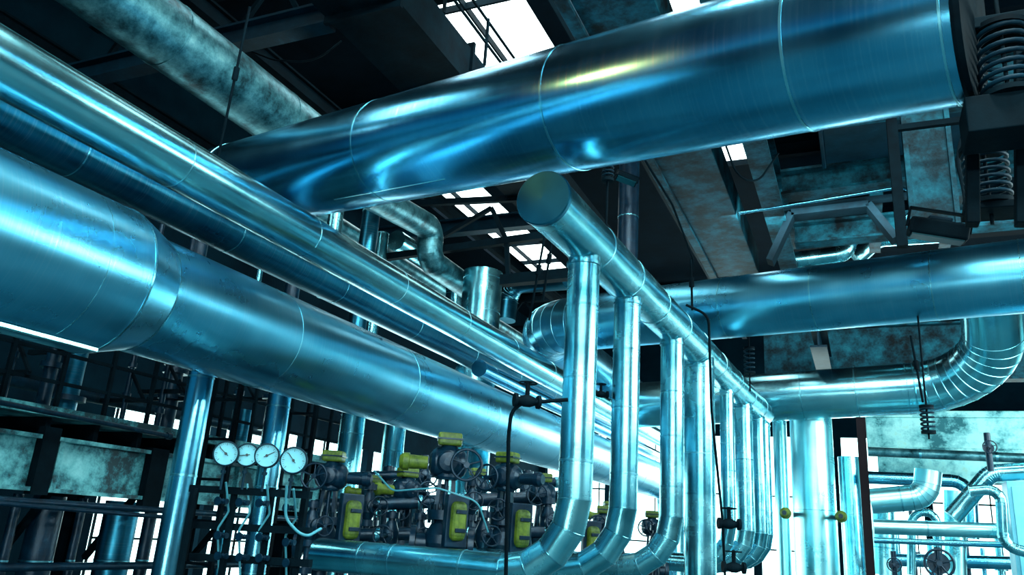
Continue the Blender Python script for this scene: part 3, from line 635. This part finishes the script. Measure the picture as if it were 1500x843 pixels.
for i, (u, w) in enumerate(((62, 44), (172, 48), (216, 18), (330, 20), (112, 12), (14, 14))):
    standpipe(u, 780, w, -H, (1.4 if i == 3 else .05), RL[i], M_dark if i in (1, 3) else M_valve, X=-7.9)
UL = ['thick dark upright pipe on the walkway at the left edge', 'thin pale upright pipe on the walkway, second from the left edge', 'dark upright pipe on the walkway, third from the left edge', 'thick dark upright pipe in the middle of the walkway', 'thin upright pipe right of the middle of the walkway', 'dark upright pipe on the walkway near the nearest blue standpipe', 'thin upright pipe at the far end of the walkway', 'thick dark upright pipe at the far end of the walkway', 'thin dark upright pipe close behind the first railing posts', 'thin dark upright pipe close behind the middle railing posts']
for i, (x, y, r, m) in enumerate(((-8.0, 4.4, .09, M_valve), (-8.2, 4.9, .04, M_silver), (-7.9, 5.65, .07, M_valve), (-8.3, 6.2, .13, M_dark), (-8.0, 6.75, .03, M_valve), (-8.2, 7.6, .10, M_valve), (-8.0, 8.6, .045, M_silver), (-8.2, 9.6, .12, M_valve), (-7.8, 5.15, .03, M_valve), (-7.8, 7.1, .035, M_valve))):
    t = thing('riser_pipe', UL[i], 'pipe', R(x, y, .92)); bm = bmesh.new(); sweep(bm, [R(x, y, .92), R(x, y, 3.6)], r, 20); part('cladding', bm, m, t)
    for z in (1.1 + .13*(i % 3), 1.6 + .1*(i % 2), 2.0):
        bm = bmesh.new(); lathe(bm, R(x, y, z), UP, [(r*1.6, 0), (r*1.6, .03), (r*1.6, .06)], 20); part('flange', bm, M_valve, t)
    bm = bmesh.new(); zz = 1.2 + .17*(i % 4); bar(bm, R(x - .4, y, zz), R(x + .3, y, zz), .05, .05); bar(bm, R(x + .3, y, zz), R(x, y, zz + .35), .03, .03); part('bracket', bm, M_black, t)
CL = ['upright cable ladder behind the gauges', 'upright cable ladder behind the leftmost motor valve']
for i, (u, D) in enumerate(((335, 9.2), (450, 10))):
    p = at(u, 560, D=D); t = thing('cable_ladder', CL[i], 'ladder', p)
    for s in (-.2, .2):
        bm = bmesh.new(); bar(bm, (p.x + s, p.y, 0), (p.x + s, p.y, 2.2 + H), .05, .05); part('side_rail', bm, M_black, t)
    for k in range(7):
        bm = bmesh.new(); bar(bm, (p.x - .2, p.y, 1.2 + k*.45), (p.x + .2, p.y, 1.2 + k*.45), .03, .03); part('rung', bm, M_black, t)

# ================================================================= FAR RIGHT BACKGROUND
bm = bmesh.new(); a = at(1268, 612, Y=20); b = at(1268, 655, Y=20)
box(bm, (a.x, 20, b.z), (9, 20.8, a.z)); box(bm, (a.x, 19.9, b.z - .12), (9, 20.9, b.z)); box(bm, (a.x, 19.95, a.z), (9, 20.9, a.z + .15))
box(bm, (a.x + .2, 20.3, b.z - .7), (9, 20.8, b.z - .12))
solo('stained_duct', bm, M_conc, 'broad stained pale duct across the right background', 'duct', bevel=.02)
for x, l in ((4.5, 'pale column carrying the stained duct near the brown post'), (8.4, 'pale column carrying the stained duct near the right edge')):
    bm = bmesh.new(); ibeam(bm, R(x, 20.5, -H), R(x, 20.5, 1.2), .3, .3); solo('duct_column', bm, M_conc, l, 'column')
pipe('distant_pipe', 'pale pipe with upturned elbow below the stained duct', 'pipe', [at(1275, 735, Y=16), at(1356, 728, Y=16), at(1360, 690, Y=16)], .22, .35, 5, M_pale, 28, seams=(.5,), bw=.03)
pipe('distant_pipe', 'long thin pale pipe across the lower right background', 'pipe', [at(1280, 772, Y=15), at(1505, 780, Y=15)], .12, 0, 5, M_pale, 24, seams=(.8, 1.9), bw=.03)
pipe('distant_pipe', 'second thin pipe just beneath the long pale one at lower right', 'pipe', [at(1280, 792, Y=15.5), at(1505, 800, Y=15.5)], .05, 0, 5, M_clad, 20)
pipe('distant_pipe', 'slanting pale pipe with elbow above the pale blue cabinet', 'pipe', [at(1395, 758, Y=14), at(1450, 694, Y=14), at(1512, 690, Y=14)], .13, .25, 5, M_silver, 24, seams=(.4,), bw=.03)
pipe('distant_pipe', 'vertical pale pipe in the lower right background', 'pipe', [at(1400, 843, Y=17), at(1398, 720, Y=17)], .18, 0, 5, M_pale, 24, seams=(.5,), bw=.03)
pipe('distant_pipe', 'bent pipe dropping in front of the pale blue cabinet', 'pipe', [at(1420, 720, Y=13), at(1466, 716, Y=13), at(1470, 800, Y=13), at(1512, 812, Y=13)], .075, .2, 5, M_silver, 24, seams=(.9,), bw=.03)
pipe('distant_pipe', 'blue pipe hugging the underside of the stained duct', 'pipe', [at(1270, 700, Y=18.2), at(1420, 706, Y=18.2), at(1424, 790, Y=18.2)], .13, .3, 5, M_clad, 24, seams=(.9,), bw=.03)
pipe('distant_pipe', 'fat pale upright pipe just right of the brown post', 'pipe', [at(1296, 843, Y=17.5), at(1294, 745, Y=17.5)], .2, 0, 5, M_pale, 24, seams=(.5,), bw=.03)
pipe('distant_pipe', 'pipe looping over the round dark wheel valve', 'pipe', [at(1335, 843, Y=16.5), at(1335, 752, Y=16.5), at(1372, 750, Y=16.5), at(1374, 812, Y=16.5)], .07, .25, 5, M_silver, 24)
pipe('distant_pipe', 'blue pipe crossing low behind the round dark wheel valve', 'pipe', [at(1275, 820, Y=17.8), at(1505, 826, Y=17.8)], .12, 0, 5, M_clad, 24, seams=(.9, 2.0), bw=.03)
pipe('distant_pipe', 'weathered pipe running across the face of the stained duct', 'pipe', [at(1272, 662, Y=19), at(1505, 672, Y=19)], .1, 0, 5, M_old, 20, seams=(1, 2.4), bw=.05)
t = thing('control_cabinet', 'pale blue control cabinet at the lower right edge', 'cabinet', at(1480, 780, Y=13.6))
a = at(1474, 705, Y=13.6); bm = bmesh.new(); box(bm, (a.x, 13.6, 0.0), (a.x + .9, 14.1, a.z)); part('body', bm, M_cab, t, .01)
bm = bmesh.new(); box(bm, (a.x + .05, 13.56, .8), (a.x + .4, 13.6, a.z - .08)); part('door', bm, M_cab, t, .005)
bm = bmesh.new(); box(bm, (a.x + .35, 13.53, 1.5), (a.x + .37, 13.57, 1.65)); part('handle', bm, M_black, t)
WL = ['round dark wheel valve at the bottom of the right background', 'small wheel valve at the bottom right of the brown post', 'small dark wheel valve in front of the stained duct']
for i, (u, v, Y, r) in enumerate(((1376, 826, 12, .17), (1310, 828, 14, .1), (1450, 655, 12, .08))):
    p = at(u, v, Y=Y); t = thing('wheel_valve', WL[i], 'valve', p, 0, local=True)
    wheel(t, (0, 0, 0), (0, 1, 0), r); bm = bmesh.new(); lathe(bm, (0, .02, 0), (0, 1, 0), [(r*.3, 0), (r*.3, .1), (r*.8, .1), (r*.8, .16)], 20); sweep(bm, [(0, .15, -p.z if i < 2 else -.3), (0, .15, .2)], .04, 12); part('body', bm, M_valve, t)
ORD = ['first', 'second', 'third', 'fourth', 'fifth', 'sixth', 'seventh', 'eighth', 'ninth']
for i in range(9):
    u = 1288 + i*25; p = at(u, 800, Y=18.5); bm = bmesh.new(); sweep(bm, [(p.x, p.y, 0), (p.x, p.y, H + .3 + .35*(i % 3))], .04 + .03*(i % 2), 14)
    lathe(bm, (p.x, p.y, H + .1 - .2*(i % 2)), UP, [(.12, 0), (.12, .05)], 14)
    solo('riser_pipe', bm, [M_clad, M_silver, M_valve][i % 3], '%s slim riser in the bright lower right background, counted from the brown post' % ORD[i], 'pipe', 'slim risers in the right background')

# ================================================================= LIGHT
def area(name, loc, tgt, sx, sy, e, col=(.74, 1, 1), spread=180):
    l = bpy.data.lights.new(name, 'AREA'); l.shape = 'RECTANGLE'; l.size = sx; l.size_y = sy; l.energy = e; l.color = col
    l.spread = math.radians(spread)
    o = bpy.data.objects.new(name, l); COL.objects.link(o); o.location = loc
    o.rotation_euler = (Vector(tgt) - Vector(loc)).to_track_quat('-Z', 'Y').to_euler(); return o
area('skylight_near', R(-1.2, 4, 8.6), R(-3.5, 5, 2), .7, 10, 1600)  # added strip light under closed roof, for streak highlights along the long pipes
area('skylight_left', R(-9, 3, 8.5), R(-6.5, 5, 2), .6, 8, 300)  # strip light under the roof; no skylight opens here
area('window_light_rear_high', R(2, -5, 7.5), R(-3, 6, 2), 9, .6, 1200)  # added unseen strip behind the camera, gives the pipes front highlights
area('window_light_rear_low', R(3, -5, 3.0), R(-3, 6, 2), 8, .4, 650)  # second added strip behind the camera, doubles the highlight streak
area('window_light_right', R(7, 9, 3.5), R(-2, 9, 2), 9, 1.2, 1000)  # area light out of view at right; no window stands there
area('window_light_back', R(2, 31, 2.5), R(0, 14, 1), 12, 4, 1600)
area('window_light_left', R(-12.5, 18, 1), R(-5, 14, 1), 12, 2.5, 500)
area('window_light_low', R(-1.5, -3, -.8), R(-7, 6, .2), 3, .6, 130)  # added unseen fill that brightens the walkway edge beam
area('window_light_end', R(9, 13, 2), R(6, 19, 1), 3, 3, 850)  # added fill that brightens the stained duct and right background
area('window_light_mid', R(-3, 9, 8), R(-8, 16, 4.5), 1, 4, 350)  # area light below the roof, aimed at the middle distance
area('lamp_row_under_deck', R(1.2, 12.0, 4.9), R(1.0, 17, 3.1), 6, .5, 240)  # invented fill, puts a broad highlight on the dark swan-neck pipe
d = ray(880, 108).normalized(); o = Vector((0, 0, H)); ax = (OB - OA).normalized(); s = 3.0
while s < 12:
    P = o + d*s; q = P - OA; nrm = q - ax*q.dot(ax)
    if nrm.length <= .5: break
    s += .005
nrm.normalize(); refl = d - nrm*2*d.dot(nrm)
area('work_lamp', P + refl*4.0, P, .25, .12, 1.6, (1, .38, .1), 30)
w = bpy.data.worlds.new('World'); S.world = w; w.use_nodes = True; nt = w.node_tree; L = nt.links.new
tc = N(nt, 'ShaderNodeTexCoord'); sx = N(nt, 'ShaderNodeSeparateXYZ'); L(tc.outputs['Generated'], sx.inputs[0])
c = ramp(nt, sx.outputs['Z'], [(0.0, (.0005, .008, .022)), (.05, (.05, .44, .64)), (.20, (.006, .11, .23)), (.40, (.0008, .018, .05)), (1.0, (.0005, .008, .026))])
bg = nt.nodes['Background']; L(c, bg.inputs['Color']); bg.inputs['Strength'].default_value = .85
S.view_settings.view_transform = 'Standard'

# ================================================================= CAMERA
cam = bpy.data.cameras.new('camera'); co = bpy.data.objects.new('camera', cam); COL.objects.link(co)
cam.sensor_width = 36; cam.lens = F / 1500 * 36; cam.clip_end = 200; cam.clip_start = .05
m = Matrix((Xc, Yc, Zc)).to_4x4(); m.translation = Vector((0, 0, H)); co.matrix_world = m
S.camera = co
